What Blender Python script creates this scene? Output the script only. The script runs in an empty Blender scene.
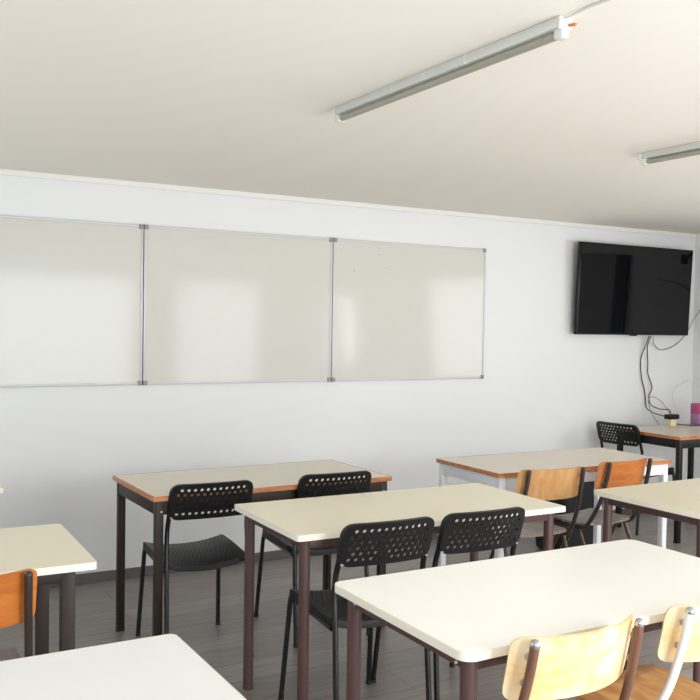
import bpy, bmesh, math, random
from mathutils import Vector, Matrix
random.seed(7)
scene = bpy.context.scene
COL = scene.collection
R = math.radians

# ------------------------------------------------------------------ camera
FPX, YAW, PITCH, ROLL, CAMH = 893.88, -0.5137, -0.0262, 0.0155, 1.4837
def cam_dir(x3, y3, z3):
    c, s = math.cos(ROLL), math.sin(ROLL); x = c*x3 - s*z3; z2 = s*x3 + c*z3
    c, s = math.cos(PITCH), math.sin(PITCH); y = c*y3 - s*z2; z = s*y3 + c*z2
    c, s = math.cos(YAW), math.sin(YAW)
    return Vector((c*x - s*y, s*x + c*y, z))
cam = bpy.data.cameras.new('camera'); cam_o = bpy.data.objects.new('camera', cam); COL.objects.link(cam_o)
cam.sensor_fit = 'HORIZONTAL'; cam.sensor_width = 36.0; cam.lens = FPX/700*36.0; cam.clip_start = 0.05
rx, ry, rz = cam_dir(1, 0, 0), cam_dir(0, 0, 1), -cam_dir(0, 1, 0)
M = Matrix((rx, ry, rz)).transposed().to_4x4(); M.translation = (0, 0, CAMH)
cam_o.matrix_world = M
scene.camera = cam_o

# ------------------------------------------------------------------ room size, world, lights
X0, X1, Y0, D, H = -1.9, 6.205, -1.0, 5.1288, 2.30
WIN_BACK = [(-1.3, 0.4, 0.05, 2.1), (1.42, 3.2, 0.05, 2.1), (3.7, 4.9, 0.05, 2.1)]      # x0,x1,z0,z1
WIN_RIGHT = [(-0.93, -0.68, 0.86, 1.95), (1.2, 2.9, 0.85, 2.1)]        # y0,y1,z0,z1
FILL_LEFT = [(2.3, 4.5, 0.05, 2.1)]  # unseen opening added to lighten the lower front wall
w = bpy.data.worlds.new('daylight'); scene.world = w; w.use_nodes = True
bg = w.node_tree.nodes['Background']; bg.inputs[0].default_value = (0.80, 0.88, 1.0, 1); bg.inputs[1].default_value = 1.5
def area(name, loc, rot, sx, sy, power, color):
    l = bpy.data.lights.new(name, 'AREA'); l.shape = 'RECTANGLE'; l.size = sx; l.size_y = sy
    l.energy = power; l.color = color
    o = bpy.data.objects.new(name, l); COL.objects.link(o); o.location = loc; o.rotation_euler = rot
    return o
DAY = (.98, 0.99, 1.0)
FILL_COOL = (.78, .89, 1.0)
UP = -5         # daylight from the sky enters falling a little
def win_light(x, y, z0, z1, rz, width, power, color, up=UP):
    area('window_daylight', (x, y, (z0+z1)/2), (R(90+up), 0, R(rz)), width-.08, z1-z0-.10, power, color)
for (a, b, z0, z1), pw in zip(WIN_BACK, [28, 96, 46]): win_light((a+b)/2, Y0, z0, z1, 0, b-a, pw, DAY)
for (a, b, z0, z1), pw in zip(WIN_RIGHT, [16, 40]): win_light(X1, (a+b)/2, z0, z1, 90, b-a, pw, DAY)
for (a, b, z0, z1), pw in zip(FILL_LEFT, [20]): win_light(X0, (a+b)/2, z0, z1, -90, b-a, pw, FILL_COOL, -12)  # added cool fill from the left, aimed low
sun = bpy.data.lights.new('sun', 'SUN'); sun.energy = 2.2; sun.angle = R(1.0); sun.color = (1.0, .93, .82)
sun_o = bpy.data.objects.new('sun', sun); COL.objects.link(sun_o)
sun_o.rotation_euler = Vector((-.13, -1.0, .54)).to_track_quat('Z', 'Y').to_euler()
scene.view_settings.view_transform = 'Standard'
scene.view_settings.look = 'None'
scene.view_settings.exposure = 0.16
scene.view_settings.gamma = 1.0
scene.view_settings.use_curve_mapping = False

# ------------------------------------------------------------------ materials
def srgb(r, g, b):
    def f(c):
        c /= 255.0
        return c/12.92 if c <= .04045 else ((c+.055)/1.055)**2.4
    return (f(r), f(g), f(b), 1)
def mat(name, col, rough=.5, metal=0, spec=.5, noise=0, nscale=8, bump=0, bscale=200, coat=0):
    m = bpy.data.materials.new(name); m.use_nodes = True
    nt = m.node_tree; b = nt.nodes['Principled BSDF']
    b.inputs['Base Color'].default_value = col; b.inputs['Roughness'].default_value = rough
    b.inputs['Metallic'].default_value = metal; b.inputs['Specular IOR Level'].default_value = spec
    b.inputs['Coat Weight'].default_value = coat
    tc = nt.nodes.new('ShaderNodeTexCoord')
    if noise:
        n = nt.nodes.new('ShaderNodeTexNoise'); n.inputs['Scale'].default_value = nscale; n.inputs['Detail'].default_value = 5
        nt.links.new(tc.outputs['Object'], n.inputs['Vector'])
        mr = nt.nodes.new('ShaderNodeMapRange'); mr.inputs['From Min'].default_value = .3; mr.inputs['From Max'].default_value = .7
        mr.inputs['To Min'].default_value = 1-noise; mr.inputs['To Max'].default_value = 1+noise*.4
        nt.links.new(n.outputs['Fac'], mr.inputs['Value'])
        mx = nt.nodes.new('ShaderNodeVectorMath'); mx.operation = 'SCALE'; mx.inputs[0].default_value = col[:3]
        nt.links.new(mr.outputs['Result'], mx.inputs['Scale']); nt.links.new(mx.outputs['Vector'], b.inputs['Base Color'])
    if bump:
        n = nt.nodes.new('ShaderNodeTexNoise'); n.inputs['Scale'].default_value = bscale
        nt.links.new(tc.outputs['Object'], n.inputs['Vector'])
        bp = nt.nodes.new('ShaderNodeBump'); bp.inputs['Strength'].default_value = bump; bp.inputs['Distance'].default_value = .002
        nt.links.new(n.outputs['Fac'], bp.inputs['Height']); nt.links.new(bp.outputs['Normal'], b.inputs['Normal'])
    return m
def wood(name, c1, c2, rough=.35, sc=(2, 22, 22), worn=None, coat=.2):
    m = bpy.data.materials.new(name); m.use_nodes = True
    nt = m.node_tree; b = nt.nodes['Principled BSDF']; b.inputs['Roughness'].default_value = rough; b.inputs['Coat Weight'].default_value = coat
    tc = nt.nodes.new('ShaderNodeTexCoord'); mp = nt.nodes.new('ShaderNodeMapping'); mp.inputs['Scale'].default_value = sc
    nt.links.new(tc.outputs['Object'], mp.inputs['Vector'])
    n = nt.nodes.new('ShaderNodeTexNoise'); n.inputs['Scale'].default_value = 3; n.inputs['Detail'].default_value = 8; n.inputs['Distortion'].default_value = .6
    nt.links.new(mp.outputs['Vector'], n.inputs['Vector'])
    cr = nt.nodes.new('ShaderNodeValToRGB'); cr.color_ramp.elements[0].position = .35; cr.color_ramp.elements[1].position = .68
    cr.color_ramp.elements[0].color = c2; cr.color_ramp.elements[1].color = c1
    nt.links.new(n.outputs['Fac'], cr.inputs['Fac'])
    out = cr.outputs['Color']
    if worn:
        n2 = nt.nodes.new('ShaderNodeTexNoise'); n2.inputs['Scale'].default_value = 9; n2.inputs['Detail'].default_value = 6
        nt.links.new(tc.outputs['Object'], n2.inputs['Vector'])
        r2 = nt.nodes.new('ShaderNodeValToRGB'); r2.color_ramp.elements[0].position = .46; r2.color_ramp.elements[1].position = .62
        nt.links.new(n2.outputs['Fac'], r2.inputs['Fac'])
        mx = nt.nodes.new('ShaderNodeMixRGB'); mx.inputs[2].default_value = worn
        nt.links.new(r2.outputs['Color'], mx.inputs[0]); nt.links.new(out, mx.inputs[1]); out = mx.outputs[0]
    nt.links.new(out, b.inputs['Base Color'])
    return m
def floor_mat():
    m = bpy.data.materials.new('laminate planks'); m.use_nodes = True
    nt = m.node_tree; b = nt.nodes['Principled BSDF']; b.inputs['Roughness'].default_value = .36
    tc = nt.nodes.new('ShaderNodeTexCoord')
    br = nt.nodes.new('ShaderNodeTexBrick'); br.inputs['Scale'].default_value = 1; br.inputs['Brick Width'].default_value = 1.25
    br.inputs['Row Height'].default_value = .19; br.inputs['Mortar Size'].default_value = .0022
    br.inputs['Color1'].default_value = srgb(146, 138, 132); br.inputs['Color2'].default_value = srgb(132, 124, 119)
    br.inputs['Mortar'].default_value = srgb(104, 98, 94); br.offset = .37
    nt.links.new(tc.outputs['Object'], br.inputs['Vector'])
    mp = nt.nodes.new('ShaderNodeMapping'); mp.inputs['Scale'].default_value = (1.5, 18, 1)
    nt.links.new(tc.outputs['Object'], mp.inputs['Vector'])
    n = nt.nodes.new('ShaderNodeTexNoise'); n.inputs['Scale'].default_value = 2.5; n.inputs['Detail'].default_value = 8; n.inputs['Distortion'].default_value = .8
    nt.links.new(mp.outputs['Vector'], n.inputs['Vector'])
    mr = nt.nodes.new('ShaderNodeMapRange'); mr.inputs['From Min'].default_value = .3; mr.inputs['From Max'].default_value = .7
    mr.inputs['To Min'].default_value = .78; mr.inputs['To Max'].default_value = 1.16
    nt.links.new(n.outputs['Fac'], mr.inputs['Value'])
    mx = nt.nodes.new('ShaderNodeVectorMath'); mx.operation = 'SCALE'
    nt.links.new(br.outputs['Color'], mx.inputs[0]); nt.links.new(mr.outputs['Result'], mx.inputs['Scale'])
    nt.links.new(mx.outputs['Vector'], b.inputs['Base Color'])
    return m
MT = dict(
    wall=mat('white wall paint', srgb(219, 220, 219), .6, noise=.015, nscale=1.5, bump=.15, bscale=120),
    ceil=mat('matte ceiling paint', srgb(240, 235, 226), .85, noise=.012, nscale=1.0),
    trim=mat('white trim paint', srgb(220, 219, 213), .45),
    base=mat('dark grey skirting', srgb(92, 88, 86), .5, noise=.12, nscale=6),
    floor=floor_mat(),
    board=mat('whiteboard enamel', srgb(199, 199, 191), .10, spec=.22, noise=.012, nscale=1.6, coat=0),
    alu=mat('brushed aluminium', srgb(196, 196, 196), .5, .2),
    cap=mat('grey plastic corner', srgb(135, 133, 130), .5),
    cream=mat('cream laminate', srgb(230, 223, 196), .30, noise=.02, nscale=3),
    cream_edge=mat('pale edge banding', srgb(238, 232, 215), .4),
    pale=mat('glare whitened cream laminate', srgb(250, 249, 242), .28, noise=.015, nscale=3),  # cream whitened to carry window glare on the foreground table
    offwhite=mat('off white laminate', srgb(238, 239, 238), .3, noise=.015, nscale=3),
    beige=mat('greige laminate', srgb(212, 203, 184), .28, noise=.02, nscale=3),
    wedge=wood('oiled wood edge', srgb(196, 128, 66), srgb(160, 94, 44), .4, (3, 14, 14)),
    brown=mat('brown enamel steel', srgb(82, 60, 57), .36, 0, spec=.4, noise=.05, nscale=5),
    dark=mat('dark brown enamel steel', srgb(44, 34, 28), .45, spec=.25, noise=.05, nscale=5),
    black=mat('black steel', srgb(26, 25, 25), .45, spec=.25),
    white=mat('white enamel steel', srgb(225, 226, 230), .4),
    plastic=mat('black moulded plastic', srgb(21, 21, 23), .42, spec=.35, bump=.25, bscale=500),
    btube=mat('black painted tube', srgb(22, 22, 24), .25),
    rubber=mat('black rubber', srgb(25, 25, 25), .7),
    screw=mat('zinc screw', srgb(205, 205, 205), .3, .6),
    chrome=mat('polished metal', srgb(190, 190, 192), .18, 1),
    ctube=mat('brown chair tube', srgb(112, 80, 62), .3, .1, noise=.08, nscale=12),
    dtube=mat('dark chair tube', srgb(58, 48, 42), .3, .1, noise=.06, nscale=12),
    ltube=mat('worn dark tube', srgb(88, 76, 68), .25, .6, noise=.1, nscale=20),
    sunlit_tube=mat('sunlit chair tube', srgb(232, 228, 222), .3),  # sun glare on the posts put into the tube colour
    spacer=mat('grey spacer', srgb(150, 150, 152), .5),
    ply_yel=wood('pale varnished plywood', srgb(238, 208, 156), srgb(226, 186, 118), .33, (3, 3, 16), worn=srgb(244, 224, 186)),
    ply_tan=wood('tan varnished plywood', srgb(205, 160, 104), srgb(188, 138, 82), .33, (10, 3, 3)),
    ply_org=wood('orange varnished plywood', srgb(200, 122, 54), srgb(180, 100, 40), .3, (3, 3, 14)),
    ply_seat=wood('worn brown plywood', srgb(128, 106, 92), srgb(104, 84, 72), .35, (10, 3, 3), worn=srgb(150, 130, 114)),
    ply_seat2=wood('honey plywood', srgb(206, 160, 100), srgb(178, 122, 66), .35, (10, 3, 3)),
    ply_edge=mat('plywood edge', srgb(196, 164, 116), .5),
    tvbody=mat('black glossy bezel', srgb(12, 12, 13), .3, spec=.3),
    screen=mat('dark television glass', srgb(9, 10, 12), .05, spec=.35),
    lamp_body=mat('white enamel batten', srgb(206, 208, 202), .35),
    lamp_tube=mat('unlit fluorescent tube', srgb(158, 156, 142), .3),
    copper=mat('orange connector', srgb(196, 120, 60), .4),
    cable_k=mat('black cable', srgb(28, 28, 30), .5),
    cable_g=mat('grey cable', srgb(128, 128, 130), .5),
    cable_w=mat('white cable', srgb(212, 212, 208), .5),
    pink=mat('magenta carton', srgb(178, 74, 118), .5, noise=.25, nscale=30),
    lilac=mat('lilac carton band', srgb(160, 120, 160), .5, noise=.2, nscale=30),
    paper=mat('paper', srgb(225, 222, 226), .7),
    yellow=mat('cream plastic', srgb(222, 208, 160), .5),
    glass=None,
    unseen_panel=mat('dark grey door paint', srgb(140, 136, 130), .4),  # colour of the unseen panel mirrored in the television
)

def pane_mat():
    m = bpy.data.materials.new('thin window glass'); m.use_nodes = True; nt = m.node_tree; nt.nodes.clear()
    o = nt.nodes.new('ShaderNodeOutputMaterial'); mx = nt.nodes.new('ShaderNodeMixShader'); mx.inputs[0].default_value = .07
    a = nt.nodes.new('ShaderNodeBsdfTransparent'); g = nt.nodes.new('ShaderNodeBsdfGlossy'); g.inputs['Roughness'].default_value = .02
    nt.links.new(a.outputs[0], mx.inputs[1]); nt.links.new(g.outputs[0], mx.inputs[2]); nt.links.new(mx.outputs[0], o.inputs[0]); return m
MT['glass'] = pane_mat()

# ------------------------------------------------------------------ mesh helpers
def finish(name, bm, m, parent=None, angle=35, smooth=True):
    bmesh.ops.remove_doubles(bm, verts=bm.verts, dist=1e-6)
    bmesh.ops.recalc_face_normals(bm, faces=bm.faces)
    me = bpy.data.meshes.new(name); bm.to_mesh(me); bm.free()
    if smooth:
        for p in me.polygons: p.use_smooth = True
        me.set_sharp_from_angle(angle=R(angle))
    me.materials.append(MT[m] if isinstance(m, str) else m)
    o = bpy.data.objects.new(name, me); COL.objects.link(o)
    if parent: o.parent = parent
    return o
def box(bm, x0, x1, y0, y1, z0, z1, bev=0, seg=2):
    r = bmesh.ops.create_cube(bm, size=1)
    for v in r['verts']:
        v.co = Vector(((x0+x1)/2 + v.co.x*(x1-x0), (y0+y1)/2 + v.co.y*(y1-y0), (z0+z1)/2 + v.co.z*(z1-z0)))
    if bev:
        es = list({e for v in r['verts'] for e in v.link_edges})
        bmesh.ops.bevel(bm, geom=es, offset=bev, segments=seg, affect='EDGES', profile=.5)
def B(x0, x1, y0, y1, z0, z1, bev=0):
    bm = bmesh.new(); box(bm, x0, x1, y0, y1, z0, z1, bev); return bm
def spline(pts, n=8):
    P = [Vector(p) for p in pts]; P = [P[0]*2-P[1]] + P + [P[-1]*2-P[-2]]; out = []
    for i in range(1, len(P)-2):
        a, b, c, d = P[i-1:i+3]
        for k in range(n):
            t = k/n
            out.append(.5*((2*b)+(c-a)*t+(2*a-5*b+4*c-d)*t*t+(3*b-a-3*c+d)*t**3))
    out.append(P[-2]); return out
def tube(bm, pts, r, seg=12, dome=False, sq=1.0):
    pts = [Vector(p) for p in pts]; n = len(pts)
    rr = [r]*n
    if dome:   # rounded far end at the first point
        d = (pts[0]-pts[1]).normalized(); pts = [pts[0]+d*r*.75, pts[0]+d*r*.55, pts[0]+d*r*.3] + pts
        rr = [r*.12, r*.6, r*.88] + rr; n = len(pts)
    t0 = (pts[1]-pts[0]).normalized()
    up = Vector((0, 0, 1)) if abs(t0.z) < .9 else Vector((0, 1, 0))
    nx = t0.cross(up).normalized(); rings = []
    for i in range(n):
        t = ((pts[min(i+1, n-1)]-pts[max(i-1, 0)])).normalized()
        nx = (nx - t*nx.dot(t)).normalized(); ny = t.cross(nx)
        rings.append([bm.verts.new(pts[i] + nx*math.cos(2*math.pi*k/seg)*rr[i] + ny*math.sin(2*math.pi*k/seg)*rr[i]*sq) for k in range(seg)])
    for a, b in zip(rings, rings[1:]):
        for k in range(seg): bm.faces.new((a[k], a[(k+1) % seg], b[(k+1) % seg], b[k]))
    bm.faces.new(rings[0]); bm.faces.new(rings[-1])
def T(pts, r, seg=12, dome=False, sq=1.0):
    bm = bmesh.new(); tube(bm, pts, r, seg, dome, sq); return bm
def rrect(w, h, r, seg=6):
    out = []
    for cx, cy, a0 in ((w/2-r, h/2-r, 0), (-w/2+r, h/2-r, 90), (-w/2+r, -h/2+r, 180), (w/2-r, -h/2+r, 270)):
        for k in range(seg+1):
            a = R(a0 + 90*k/seg); out.append((cx+r*math.cos(a), cy+r*math.sin(a)))
    return out
def slab(bm, outline, z0, z1, bev=.0):
    """extruded outline with softened top and bottom edge"""
    n = len(outline)
    def ring(z, ins):
        pts = []
        for i in range(n):
            a, b, c = Vector(outline[i-1]), Vector(outline[i]), Vector(outline[(i+1) % n])
            t = ((b-a).normalized() + (c-b).normalized()).normalized(); nn = Vector((-t.y, t.x))
            p = b + nn*ins; pts.append(bm.verts.new((p.x, p.y, z)))
        return pts
    rs = [ring(z0, bev), ring(z0+bev, 0), ring(z1-bev, 0), ring(z1, bev)] if bev else [ring(z0, 0), ring(z1, 0)]
    for a, b in zip(rs, rs[1:]):
        for k in range(n): bm.faces.new((a[k], a[(k+1) % n], b[(k+1) % n], b[k]))
    bm.faces.new(rs[0]); bm.faces.new(rs[-1])
def band(bm, o_out, o_in, z0, z1):
    n = len(o_out)
    q = [[bm.verts.new((p[0], p[1], z)) for p in o] for o, z in ((o_out, z0), (o_out, z1), (o_in, z1), (o_in, z0))]
    for j in range(4):
        a, b = q[j], q[(j+1) % 4]
        for k in range(n): bm.faces.new((a[k], a[(k+1) % n], b[(k+1) % n], b[k]))
def sheet(fn, w, h, r, thick, nu=20, nv=10):
    """curved plate: rounded rectangle w x h mapped by fn(u,v)->(x,y,z), given thickness"""
    bm = bmesh.new(); g = []
    for j in range(nv+1):
        row = []
        for i in range(nu+1):
            u, v = w*(i/nu-.5), h*(j/nv-.5)
            ax, ay = abs(u)-(w/2-r), abs(v)-(h/2-r)
            if ax > 0 and ay > 0:    # square-to-disc mapping keeps the corner round
                m = max(ax, ay); l = math.hypot(ax, ay); k = m/l
                u = math.copysign(w/2-r+ax*k, u); v = math.copysign(h/2-r+ay*k, v)
            row.append(bm.verts.new(fn(u, v)))
        g.append(row)
    for j in range(nv):
        for i in range(nu): bm.faces.new((g[j][i], g[j][i+1], g[j+1][i+1], g[j+1][i]))
    bmesh.ops.recalc_face_normals(bm, faces=bm.faces)
    bmesh.ops.solidify(bm, geom=list(bm.faces), thickness=thick)
    return bm
def perforated(fn, W, Hh, cr, mx, my, nx, ny, hr, skirt, thick, squash=1.0):
    """perforated plate with staggered holes; skirt = (amount along fn's third coordinate)"""
    bm = bmesh.new(); cache = {}
    w, h = W-2*mx, Hh-2*my
    def V(u, v, s=0.0):
        k = (round(u, 5), round(v, 5), round(s, 5))
        if k not in cache: cache[k] = bm.verts.new(fn(u, v, s))
        return cache[k]
    cw, ch = w/nx, h/ny
    for j in range(ny):
        v0 = -h/2+j*ch; v1 = v0+ch; vm = (v0+v1)/2; off = (j % 2)
        for i in range(nx-off):
            u0 = -w/2+(i+.5*off)*cw; u1 = u0+cw; um = (u0+u1)/2
            per = [(u1, vm), (u1, v1), (um, v1), (u0, v1), (u0, vm), (u0, v0), (um, v0), (u1, v0)]
            hol = [(um+hr*math.cos(R(45*k)), vm+hr*squash*math.sin(R(45*k))) for k in range(8)]
            for k in range(8):
                a, b = per[k], per[(k+1) % 8]; c, d = hol[(k+1) % 8], hol[k]
                bm.faces.new((V(*a), V(*b), V(*c), V(*d)))
        if off:
            for u0, u1, inner in ((-w/2, -w/2+cw/2, 1), (w/2-cw/2, w/2, 0)):
                p = [(u0, v0), (u1, v0)] + ([(u1, vm)] if inner else []) + [(u1, v1), (u0, v1)] + ([(u0, vm)])
                if not inner: p = [(u0, v0), (u1, v0), (u1, vm), (u1, v1), (u0, v1), (u0, vm)]
                bm.faces.new([V(*q) for q in p])
    per = []
    hx = cw/2
    for i in range(2*nx): per.append((-w/2+i*hx, -h/2))
    for j in range(2*ny): per.append((w/2, -h/2+j*ch/2))
    for i in range(2*nx): per.append((w/2-i*hx, h/2))
    for j in range(2*ny): per.append((-w/2, h/2-j*ch/2))
    def outp(p, g=0):
        u, v = p[0]*(W/w), p[1]*(Hh/h); r = cr
        ax, ay = abs(u)-(W/2-r), abs(v)-(Hh/2-r)
        if ax > 0 and ay > 0:
            m = max(ax, ay); l = math.hypot(ax, ay); k = m/l
            u = math.copysign(W/2-r+ax*k, u); v = math.copysign(Hh/2-r+ay*k, v)
        return (u*(1-g), v*(1-g))
    rings = [[V(*p) for p in per]]
    for g, s in ((.10, 0.0), (.035, .12), (0.0, .45), (0.0, 1.0)):
        rings.append([bm.verts.new(fn(*(Vector(per[i]).lerp(Vector(outp(per[i])), 1-g) if g else outp(per[i])), s*skirt)) for i in range(len(per))])
    n = len(per)
    for a, b in zip(rings, rings[1:]):
        for k in range(n): bm.faces.new((a[k], a[(k+1) % n], b[(k+1) % n], b[k]))
    bmesh.ops.recalc_face_normals(bm, faces=bm.faces)
    bmesh.ops.solidify(bm, geom=list(bm.faces), thickness=thick)
    return bm
def thing(name, label, cat, loc=(0, 0, 0), rz=0, group=None):
    o = bpy.data.objects.new(name, None); COL.objects.link(o); o.empty_display_size = .1
    o.location = loc; o.rotation_euler = (0, 0, rz); tag(o, label, cat, group); return o
def tag(o, label, cat, group=None):
    o['label'] = label; o['category'] = cat
    if group: o['group'] = group
    return o
def struct(name, bm, m, parent=None, smooth=False):
    o = finish(name, bm, m, parent, smooth=smooth)
    if not parent: o['kind'] = 'structure'
    return o
def copy_tree(o, parent=None):
    c = o.copy(); COL.objects.link(c)
    if parent: c.parent = parent
    for ch in list(o.children): copy_tree(ch, c)
    return c
def place(proto, first, loc, rz, label):
    o = proto if first else copy_tree(proto)
    o.location = loc; o.rotation_euler = (0, 0, rz); o['label'] = label
    return o

# ------------------------------------------------------------------ the room
t = .12
struct('floor', B(X0-t, X1+t, Y0-t, D+t, -.06, 0), 'floor')
struct('ceiling', B(X0-t, X1+t, Y0-t, D+t, H, H+.08), 'ceil')
struct('wall_front', B(X0-t, X1+t, D, D+t, 0, H), 'wall')
def wall_open(name, a0, a1, openings, mk):
    bm = bmesh.new(); xs = a0
    for (p, q, z0, z1) in openings:
        mk(bm, xs, p, 0, H); mk(bm, p, q, 0, z0); mk(bm, p, q, z1, H); xs = q
    mk(bm, xs, a1, 0, H); struct(name, bm, 'wall')
wall_open('wall_back', X0-t, X1+t, WIN_BACK, lambda bm, a, b, z0, z1: box(bm, a, b, Y0-t, Y0, z0, z1))
wall_open('wall_right', Y0, D, WIN_RIGHT, lambda bm, a, b, z0, z1: box(bm, X1, X1+t, a, b, z0, z1))
wall_open('wall_left', Y0, D, FILL_LEFT, lambda bm, a, b, z0, z1: box(bm, X0-t, X0, a, b, z0, z1))
wn = 1
for (a, b, z0, z1) in WIN_BACK + WIN_RIGHT + FILL_LEFT:
    right = wn > len(WIN_BACK)
    left = wn > len(WIN_BACK + WIN_RIGHT)  # the left one is the added fill opening
    e = bpy.data.objects.new('window_%d' % wn, None); COL.objects.link(e); e['kind'] = 'structure'
    bm, g = bmesh.new(), bmesh.new()
    def bb(m_, p, q, r0, r1, d0, d1):
        if left: box(m_, X0-d1, X0-d0, p, q, r0, r1)
        elif right: box(m_, X1+d0, X1+d1, p, q, r0, r1)
        else: box(m_, p, q, Y0-d1, Y0-d0, r0, r1)
    f = .04
    bb(bm, a, a+f, z0, z1, .03, .09); bb(bm, b-f, b, z0, z1, .03, .09); bb(bm, a+f, b-f, z0, z0+f, .03, .09); bb(bm, a+f, b-f, z1-f, z1, .03, .09)
    bb(bm, (a+b)/2-.03, (a+b)/2+.03, z0+f, z1-f, .03, .09)
    bb(g, a+f, b-f, z0+f, z1-f, .055, .061)
    struct('window_frame', bm, 'trim', e); struct('window_pane', g, 'glass', e)
    wn += 1
dr = bpy.data.objects.new('unseen_panel_1', None); COL.objects.link(dr); dr['kind'] = 'structure'  # unseen dark panel added to give the television screen its reflection
struct('unseen_panel_frame', B(X1-.03, X1, 4.05, 4.20, 0, 2.1, .003), 'black', dr)
struct('unseen_panel_frame', B(X1-.03, X1, 3.38, 3.45, 0, 2.1, .003), 'black', dr)
struct('unseen_panel_leaf', B(X1-.02, X1, 3.45, 4.05, 0, 2.1, .003), 'unseen_panel', dr)
struct('trim_1', B(X0, X1, D-.012, D, H-.031, H, .002), 'trim')
struct('trim_2', B(X1-.012, X1, 1.5, D-.012, H-.031, H, .002), 'trim')
struct('baseboard_front', B(X0, X1, D-.012, D, 0, .058, .002), 'base')
struct('baseboard_right', B(X1-.012, X1, Y0, D-.012, 0, .058, .002), 'base')
struct('baseboard_left', B(X0, X0+.012, Y0, D-.012, 0, .058, .002), 'base')

# ------------------------------------------------------------------ whiteboards
BZ0, BZ1, BW = 1.127, 2.053, 1.2440
def whiteboard(cx, label, marks):
    e = thing('whiteboard', label, 'whiteboard', (cx, D, BZ0), 0, 'whiteboards on the front wall')
    w2, h = BW/2-.0025, BZ1-BZ0; f = .013
    finish('writing_surface', B(-w2+f, w2-f, -.016, -.004, f, h-f), 'board', e, smooth=False)
    bm = bmesh.new()
    box(bm, -w2, w2, -.021, -.002, 0, f, .003); box(bm, -w2, w2, -.021, -.002, h-f, h, .003)
    box(bm, -w2, -w2+f, -.021, -.002, f, h-f, .003); box(bm, w2-f, w2, -.021, -.002, f, h-f, .003)
    finish('aluminium_frame', bm, 'alu', e)
    for sx in (-1, 1):
        for z in (0, h):
            x0, x1 = sorted((sx*(w2+.0005), sx*(w2-.026)))
            z0, z1 = (z-.003, z+.024) if z == 0 else (z-.024, z+.003)
            finish('corner_cap', B(x0, x1, -.025, -.002, z0, z1, .004), 'cap', e)
    for (mx, mz) in marks:
        finish('ink_speck', B(mx-.006, mx+.006, -.0168, -.0158, mz-.002, mz+.002), 'cap', e)
whiteboard(1.502-BW/2, 'whiteboard furthest left, running out of the picture edge', [])
whiteboard(1.502+BW/2, 'middle whiteboard hanging between the other two', [])
whiteboard(1.502+BW*1.5, 'whiteboard furthest right, nearest the television', [(-.27, .84), (-.22, .75), (-.46, .72)])

# ------------------------------------------------------------------ television
tv = thing('television', 'large black flat television mounted high on the front wall', 'television', (5.428, 5.05, 1.452))
tv.rotation_euler = (R(2.5), 0, 0)
finish('housing', B(-.620, .620, .0, .03, 0, .700, .004), 'tvbody', tv)
finish('screen', B(-.612, .612, -.003, .002, .014, .692, .001), 'screen', tv, smooth=False)
finish('wall_bracket', B(-.2, .2, .03, .058, .25, .45, .004), 'black', tv)
finish('sensor_window', B(-.03, .03, .0, .025, -.008, .002, .002), 'black', tv)

# ------------------------------------------------------------------ ceiling lights
def ceiling_light(x, y0, y1, label):
    e = thing('ceiling_light', label, 'ceiling light', (x, (y0+y1)/2, H), 0, 'fluorescent battens on the ceiling')
    L = (y1-y0)/2; e.rotation_euler = (0, 0, .022)
    bm = bmesh.new(); box(bm, -.021, .021, -L+.004, L-.004, -.029, -.0, .003)
    finish('batten_body', bm, 'lamp_body', e)
    for yy in (-L*.33, L*.33): finish('mounting_clip', B(-.0225, .0225, yy-.005, yy+.005, -.030, -.0, .001), 'trim', e)
    finish('fluorescent_tube', T([(0, -L+.03, -.042), (0, L-.03, -.042)], .0115, 16), 'lamp_tube', e)
    for s in (-1, 1):
        bm = bmesh.new(); box(bm, -.023, .023, min(s*L, s*(L-.012)), max(s*L, s*(L-.012)), -.034, -.0, .004)
        box(bm, -.014, .014, min(s*(L-.001), s*(L-.034)), max(s*(L-.001), s*(L-.034)), -.056, -.025, .006)
        finish('lamp_holder', bm, 'trim', e)
    return e
l1 = ceiling_light(1.620, 1.775, 2.97, 'long unlit fluorescent batten on the ceiling above the middle row')
finish('cable_connector', T([(.010, -.597, -.022), (.014, -.618, -.024)], .0045, 8), 'copper', l1)
ceiling_light(3.205, 1.775, 2.95, 'unlit fluorescent batten on the ceiling cut off by the right picture edge')
tag(finish('ceiling_cable', T([(1.625, 1.772, H-.008), (1.628, 1.70, H-.004), (1.636, 1.45, H-.004), (1.64, Y0, H-.004)], .0035, 8), 'cable_w'),
    'thin white cable leaving the ceiling light above the middle row', 'cable')

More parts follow.
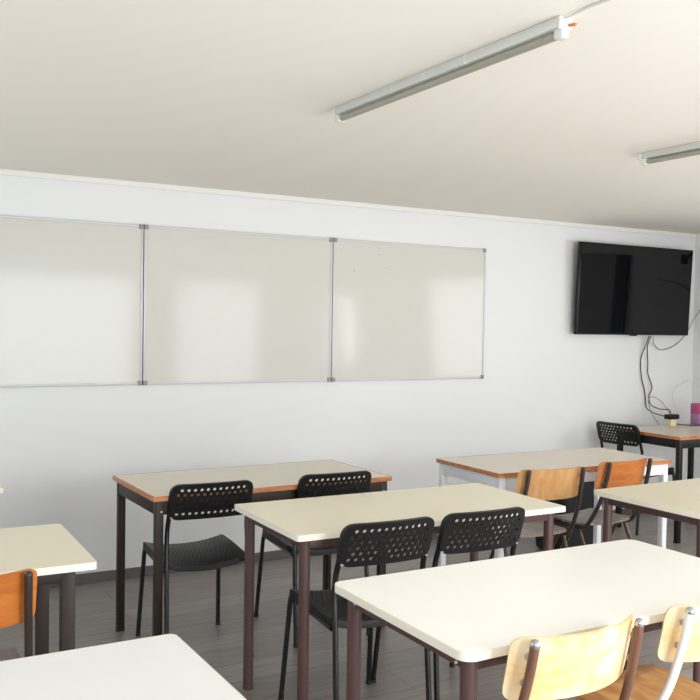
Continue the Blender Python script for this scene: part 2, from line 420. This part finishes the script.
# ------------------------------------------------------------------ tables
def make_table(label, cx, cy, rot, th, L=1.2107, W=.6033, kind='cream', metal='brown', group=None, corner=.03, round_leg=True, topm='cream'):
    e = thing('classroom_table', label, 'table', (cx, cy, 0), rot, group)
    tt = .022 if kind == 'cream' else .020
    out = rrect(L, W, corner, 6); inn = rrect(L-.006, W-.006, max(corner-.003, .001), 6)
    bm = bmesh.new(); slab(bm, inn, th-tt+.0005, th, .0008)
    finish('tabletop', bm, topm if kind == 'cream' else 'beige', e, 30)
    bm = bmesh.new()
    if kind == 'cream': band(bm, out, inn, th-tt, th-.0004)
    else: band(bm, out, rrect(L-.012, W-.012, .001, 6), th-tt-.001, th+.0002)
    finish('edge_band', bm, 'cream_edge' if kind == 'cream' else 'wedge', e, 30)
    zt = th-tt-.0015
    if round_leg: ins, r, ah, at = .052, .0205, .036, .022
    else: ins, r, ah, at = (.033, .0175, .062, .020) if kind == 'wood' else (.075, .021, .045, .022)
    lx, ly = L/2-ins, W/2-ins
    bm = bmesh.new()
    o = (r-at/2-.001) if not round_leg else 0.004
    for s in (-1, 1):
        box(bm, -lx+r*.6, lx-r*.6, s*(ly+o)-at/2, s*(ly+o)+at/2, zt-ah, zt, .002)
        box(bm, s*(lx+o)-at/2, s*(lx+o)+at/2, -ly+r*.6, ly-r*.6, zt-ah, zt, .002)
    finish('frame_rail', bm, metal, e)
    for sx in (-1, 1):
        for sy in (-1, 1):
            x, y = sx*lx, sy*ly
            if round_leg: b_ = T([(x, y, zt), (x, y, .01)], r, 20)
            else: b_ = B(x-r, x+r, y-r, y+r, .008, zt-.001, .003)
            lg = finish('leg', b_, metal, e, 40)
            if round_leg: c_ = T([(x, y, .012), (x, y, 0)], r*1.02, 20)
            else: c_ = B(x-r*1.02, x+r*1.02, y-r*1.02, y+r*1.02, 0, .01, .002)
            finish('foot_cap', c_, metal, lg, 40)
    return e
G1 = 'cream topped classroom tables with brown legs'
t1 = make_table('greige table with wooden edge and dark legs against the whiteboard wall, left', 1.7316, 4.0025, .0253, .749, 1.209, .610, kind='wood', metal='dark', corner=.002, round_leg=False)
for (x, y) in ((-.565, -.290), (.565, -.290)):
    finish('screw', T([(x, y, .68), (x, y-.0045, .68)], .0035, 10), 'screw', t1)
t2 = make_table('cream table in the middle with two black chairs at it', 1.9948, 3.0826, -.0106, .751, 1.236, .612, corner=.014)
t3 = make_table('large bright cream table in the foreground with brown round legs', 1.8181, 1.9272, .0057, .749, 1.209, .636, corner=.036, topm='pale')
finish('screw', T([(-.578, -.252, .705), (-.582, -.252, .705)], .004, 10), 'screw', t3)
finish('screw', T([(-.570, .222, .710), (-.581, .222, .710)], .005, 10), 'screw', t3)
t4 = make_table('greige table with wooden edge on white square legs', 3.5021, 3.8246, -.0185, .750, 1.234, .581, kind='wood', metal='white', corner=.012, round_leg=False)
t5 = make_table('cream table at the right picture edge, its left end facing the orange chair', 3.6047, 2.7225, .0208, .750, 1.216, .612, corner=.022)
t6 = make_table('cream table on dark square legs at the left picture edge', .0676, 3.0574, -.016, .749, 1.222, .594, metal='dark', corner=.014, round_leg=False)
t7 = make_table('off white table in the lower left corner of the picture, only its top showing', .076, 1.722, .01, .750, 1.216, .612, corner=.02, topm='offwhite')
t8 = make_table('cream table corner peeking in at the left edge near the wall', -.0017, 4.4584, 0, .750, 1.216, .612, metal='black', corner=.015, round_leg=False)
t9 = make_table('small wood edged table on black legs in the far right corner', 5.4723, 4.5672, -.0114, .750, .84, .62, kind='wood', metal='black', corner=.004, round_leg=False)

# ------------------------------------------------------------------ black perforated chairs
def make_black_chair():
    e = thing('black_chair', 'x', 'chair', (0, 0, 0), 0, 'black perforated plastic chairs')
    # seat: dished across its width, sides and front corners raised, rear edge sagging
    def sf(u, v, s):
        z = .442 + .020*min(1, (abs(u)/.19))**2.2 - .010*(max(0, -v)/.19) + .004*(v/.19)
        z -= .008*max(0, 1-(u/.19)**2)*abs(v/.19)**3 + .012*max(0, (v-.13)/.06)**2
        return (u, v+.005, z-s*(1+.7*max(0, v)/.19))
    finish('seat', perforated(sf, .390, .385, .045, .026, .026, 17, 15, .0050, .026, .005, .75), 'plastic', e, 30)
    rake = .30
    def bf(u, v, s):     # v up the back
        y = -.256 - rake*(v) - .022*(1-(u/.19)**2)
        return (u, y+s, .720+v*.965)
    finish('backrest', perforated(bf, .376, .168, .042, .020, .018, 12, 6, .0074, .022, .005), 'plastic', e, 30)
    for s in (-1, 1):
        pts = spline([(s*.192, -.255, .012), (s*.190, -.235, .25), (s*.187, -.218, .43), (s*.184, -.205, .53), (s*.181, -.204, .60), (s*.178, -.229, .68), (s*.177, -.252, .755)], 6)
        lg = finish('rear_leg', T(pts, .0105, 12), 'btube', e, 60)
        finish('rubber_foot', T([(s*.192, -.255, .014), (s*.192, -.255, 0)], .012, 10), 'rubber', lg)
        lg = finish('front_leg', T([(s*.180, .172, .438), (s*.183, .180, .40), (s*.198, .222, .012)], .0105, 12), 'btube', e, 60)
        finish('rubber_foot', T([(s*.198, .222, .014), (s*.198, .222, 0)], .012, 10), 'rubber', lg)
        finish('side_rail', T([(s*.180, .172, .425), (s*.188, -.200, .415)], .009, 10), 'btube', e, 60)
        finish('screw', T([(s*.174, -.226, .652), (s*.174, -.240, .650)], .0045, 10), 'screw', e)
        finish('seat_knob', T([(s*.125, -.150, .425), (s*.125, -.150, .402)], .010, 10), 'rubber', e)
    return e
bc = make_black_chair()
chairs = [
    (1.398, 3.918, -.04, 'black perforated chair at the left end of the table against the wall'),
    (2.010, 3.925, -.03, 'black perforated chair at the right end of the table against the wall'),
    (1.690, 2.940, -.03, 'nearest black perforated chair, left one at the middle cream table'),
    (2.112, 2.935, -.03, 'black perforated chair, right one at the middle cream table'),
    (5.245, 4.81, R(-90)+.10, 'black perforated chair turned sideways at the small corner table'),
]
for i, (x, y, rz_, lab) in enumerate(chairs): place(bc, i == 0, (x, y, 0), rz_, lab)

# ------------------------------------------------------------------ plywood school chairs
def make_wood_chair(label, loc, rz_, ply, seatm, tubem, rails=None, capm='chrome'):
    e = thing('plywood_chair', label, 'chair', loc, rz_, 'plywood school chairs on tube frames')
    def bf(u, v):
        y = -.276 - .22*v + .062*(abs(u)/.2)**2.2
        return (u*.97, y, .716+v*.97)
    finish('backrest', sheet(bf, .40, .160, .026, .009, 24, 10), ply, e, 40)
    def sf(u, v):
        z = .448 - .012*math.cos(u/.19*math.pi/2) - .030*max(0, (v-.10)/.09)**2 + .008*max(0, (-v-.1)/.09)
        ww = 1 - .06*max(0, -v/.19)
        return (u*ww, v+.03, z)
    finish('seat', sheet(sf, .385, .38, .06, .010, 20, 20), seatm, e, 40)
    for s in (-1, 1):
        pts = spline([(s*.162, -.273, .784), (s*.165, -.256, .70), (s*.172, -.222, .58), (s*.181, -.168, .475), (s*.182, -.125, .430), (s*.180, -.04, .418), (s*.178, .14, .412)], 6)
        po = finish('back_post', T(pts, .0115, 14, True), tubem, e, 60)
        finish('post_cap', T([(s*.1617, -.2745, .789), (s*.162, -.2725, .782)], .0120, 14, True), capm, po, 60)
        for z, y, x in ((.752, -.262, .164), (.690, -.249, .166)):
            finish('spacer', T([(s*x, y-.008, z), (s*x, y+.012, z)], .008, 8), 'spacer', po)
        for fy, ty in ((-.300, -.085), (.150, -.045)):
            lg = finish('leg', T([(s*.183, ty-.01, .414), (s*.183, ty + (fy-ty)*.12, .37), (s*.205, fy, .012)], .0105, 12), tubem if rails is None else rails, e, 60)
            finish('rubber_foot', T([(s*.205, fy, .014), (s*.205, fy, 0)], .013, 10), 'rubber', lg)
    finish('cross_bar', T([(-.178, .10, .414), (.178, .10, .414)], .009, 10), tubem, e)
    return e
make_wood_chair('pale plywood chair with brown posts in the foreground, left of the sunlit posted one', (1.492, 1.775, 0), 0.0, 'ply_yel', 'ply_seat2', 'ctube')
make_wood_chair('pale plywood chair with sunlit posts at the lower right picture edge', (2.000, 1.780, 0), 0.0, 'ply_yel', 'ply_seat2', 'sunlit_tube')
make_wood_chair('orange plywood chair cut off by the left picture edge', (.277, 2.835, 0), 0.0, 'ply_org', 'ply_seat', 'dtube', None, 'dtube')
make_wood_chair('tan plywood chair at the white legged table, left of the orange one', (3.095, 3.605, 0), R(-6), 'ply_tan', 'ply_seat', 'dtube', 'ltube', 'dtube')
make_wood_chair('orange plywood chair at the white legged table, beside the tan one', (3.615, 3.66, 0), R(4), 'ply_org', 'ply_seat', 'dtube', 'ltube', 'dtube')

# ------------------------------------------------------------------ black bin behind the white legged table
bn = thing('storage_bin', 'black bin on the floor beyond the white legged table', 'bin', (4.24, 4.50, 0))
bm = bmesh.new(); o0 = rrect(.34, .30, .06, 6); o1 = rrect(.42, .36, .06, 6); o2 = rrect(.40, .34, .055, 6); o3 = rrect(.32, .28, .055, 6)
rings = [[bm.verts.new((x, y, z)) for x, y in o] for o, z in ((rrect(.30, .26, .05, 6), 0), (o0, .02), (o1, .50), (o2, .50), (o3, .03))]
for a, b in zip(rings, rings[1:]):
    for k in range(len(a)): bm.faces.new((a[k], a[(k+1) % len(a)], b[(k+1) % len(a)], b[k]))
bm.faces.new(rings[0]); bm.faces.new(rings[-1])
finish('bin_body', bm, 'plastic', bn)
bm = bmesh.new(); band(bm, rrect(.44, .38, .065, 6), o2, .485, .508); finish('rim', bm, 'plastic', bn)

# ------------------------------------------------------------------ things on the corner table and cables
def cable(name, pts, r, m, label, n=8):
    return tag(finish(name, T(spline(pts, n), r, 8), m, angle=60), label, 'cable')
TZ = .7515
cb = thing('adapter_socket', 'black power adapter on a cream socket block on the corner table', 'adapter', (5.585, 4.80, TZ))
finish('socket_block', B(-.028, .030, -.02, .02, 0, .052, .004), 'yellow', cb)
finish('adapter', B(-.052, .052, -.032, .032, .053, .090, .006), 'black', cb)
ct = thing('carton', 'magenta and lilac carton standing on the corner table', 'carton', (5.865, 4.80, TZ))
finish('carton_body', B(-.02, .06, -.04, .04, 0, .165, .002), 'lilac', ct)
finish('magenta_panel', B(-.0205, .0605, -.0405, .0405, .085, .166, .002), 'pink', ct)
tag(finish('paper_sheet', B(5.62, 5.85, 4.50, 4.66, TZ-.001, TZ+.001), 'paper'), 'white sheet of paper lying on the corner table', 'paper')
W = D-.012
cable('television_cable', [(5.605, 5.062, 1.446), (5.60, 5.09, 1.37), (5.575, W-.004, 1.26), (5.585, W-.004, 1.12), (5.625, W-.004, 1.00), (5.64, W-.004, .90), (5.60, 5.06, .862), (5.56, 4.95, .838), (5.545, 4.84, .825)], .0042, 'cable_k', 'black cable hanging from the television, left strand of the pair')
cable('television_cable', [(5.625, 5.062, 1.446), (5.62, 5.09, 1.36), (5.645, W-.012, 1.24), (5.65, W-.012, 1.14), (5.70, W-.012, 1.03), (5.665, W-.014, .96), (5.675, 5.09, .89), (5.70, 5.02, .86), (5.67, 4.90, .865), (5.62, 4.84, .825)], .0042, 'cable_k', 'black cable hanging from the television, right strand of the pair')
cable('power_cable', [(5.66, 5.07, 1.440), (5.70, 5.095, 1.38), (5.80, W-.004, 1.335), (5.94, W-.004, 1.36), (6.08, W-.004, 1.45), (6.17, 5.09, 1.60), (6.195, 4.98, 1.75), (6.197, 4.80, 1.86), (6.197, 4.55, 1.90)], .0035, 'cable_g', 'thin grey cable looping from under the television to the right wall')
cable('coiled_wire', [(5.535, 4.88, TZ+.004), (5.53, 4.95, .84), (5.58, 5.03, .93), (5.68, 5.07, .955), (5.77, 5.05, .90), (5.78, 4.97, .80), (5.74, 4.90, TZ+.004)], .003, 'cable_g', 'grey wire arching in a loop above the corner table')
cable('white_wire', [(5.74, 4.86, TZ+.004), (5.80, 4.94, .84), (5.87, 5.04, .96), (5.98, 5.09, 1.03), (6.15, 5.06, 1.09), (6.196, 4.95, 1.12), (6.197, 4.7, 1.15)], .003, 'cable_w', 'white wire rising from the corner table to the right wall')
cable('table_wire', [(5.625, 4.80, TZ+.014), (5.70, 4.78, TZ+.005), (5.78, 4.72, TZ+.005), (5.84, 4.70, TZ+.005)], .004, 'cable_k', 'short black wire lying flat on the corner table')
for k, (x, y, lab) in enumerate(((5.92, 4.97, 'pale cable hanging below the corner table, left one'), (5.99, 4.98, 'pale cable hanging below the corner table, right one'))):
    cable('hanging_wire', [(x, y, .72), (x-.03, y, .60), (x+.02, y+.02, .40), (x-.06, y+.03, .15), (x-.1, y+.02, .01)], .004, 'cable_w', lab)
wb = thing('wall_arm', 'black arm sticking out of the right wall beside the television', 'bracket', (X1-.012, 4.90, 2.13))
finish('arm', T([(-.06, .09, .035), (.006, -.10, -.05)], .010, 10), 'black', wb)
finish('wall_plate', B(.0, .012, -.13, -.07, -.09, -.01, .002), 'black', wb)
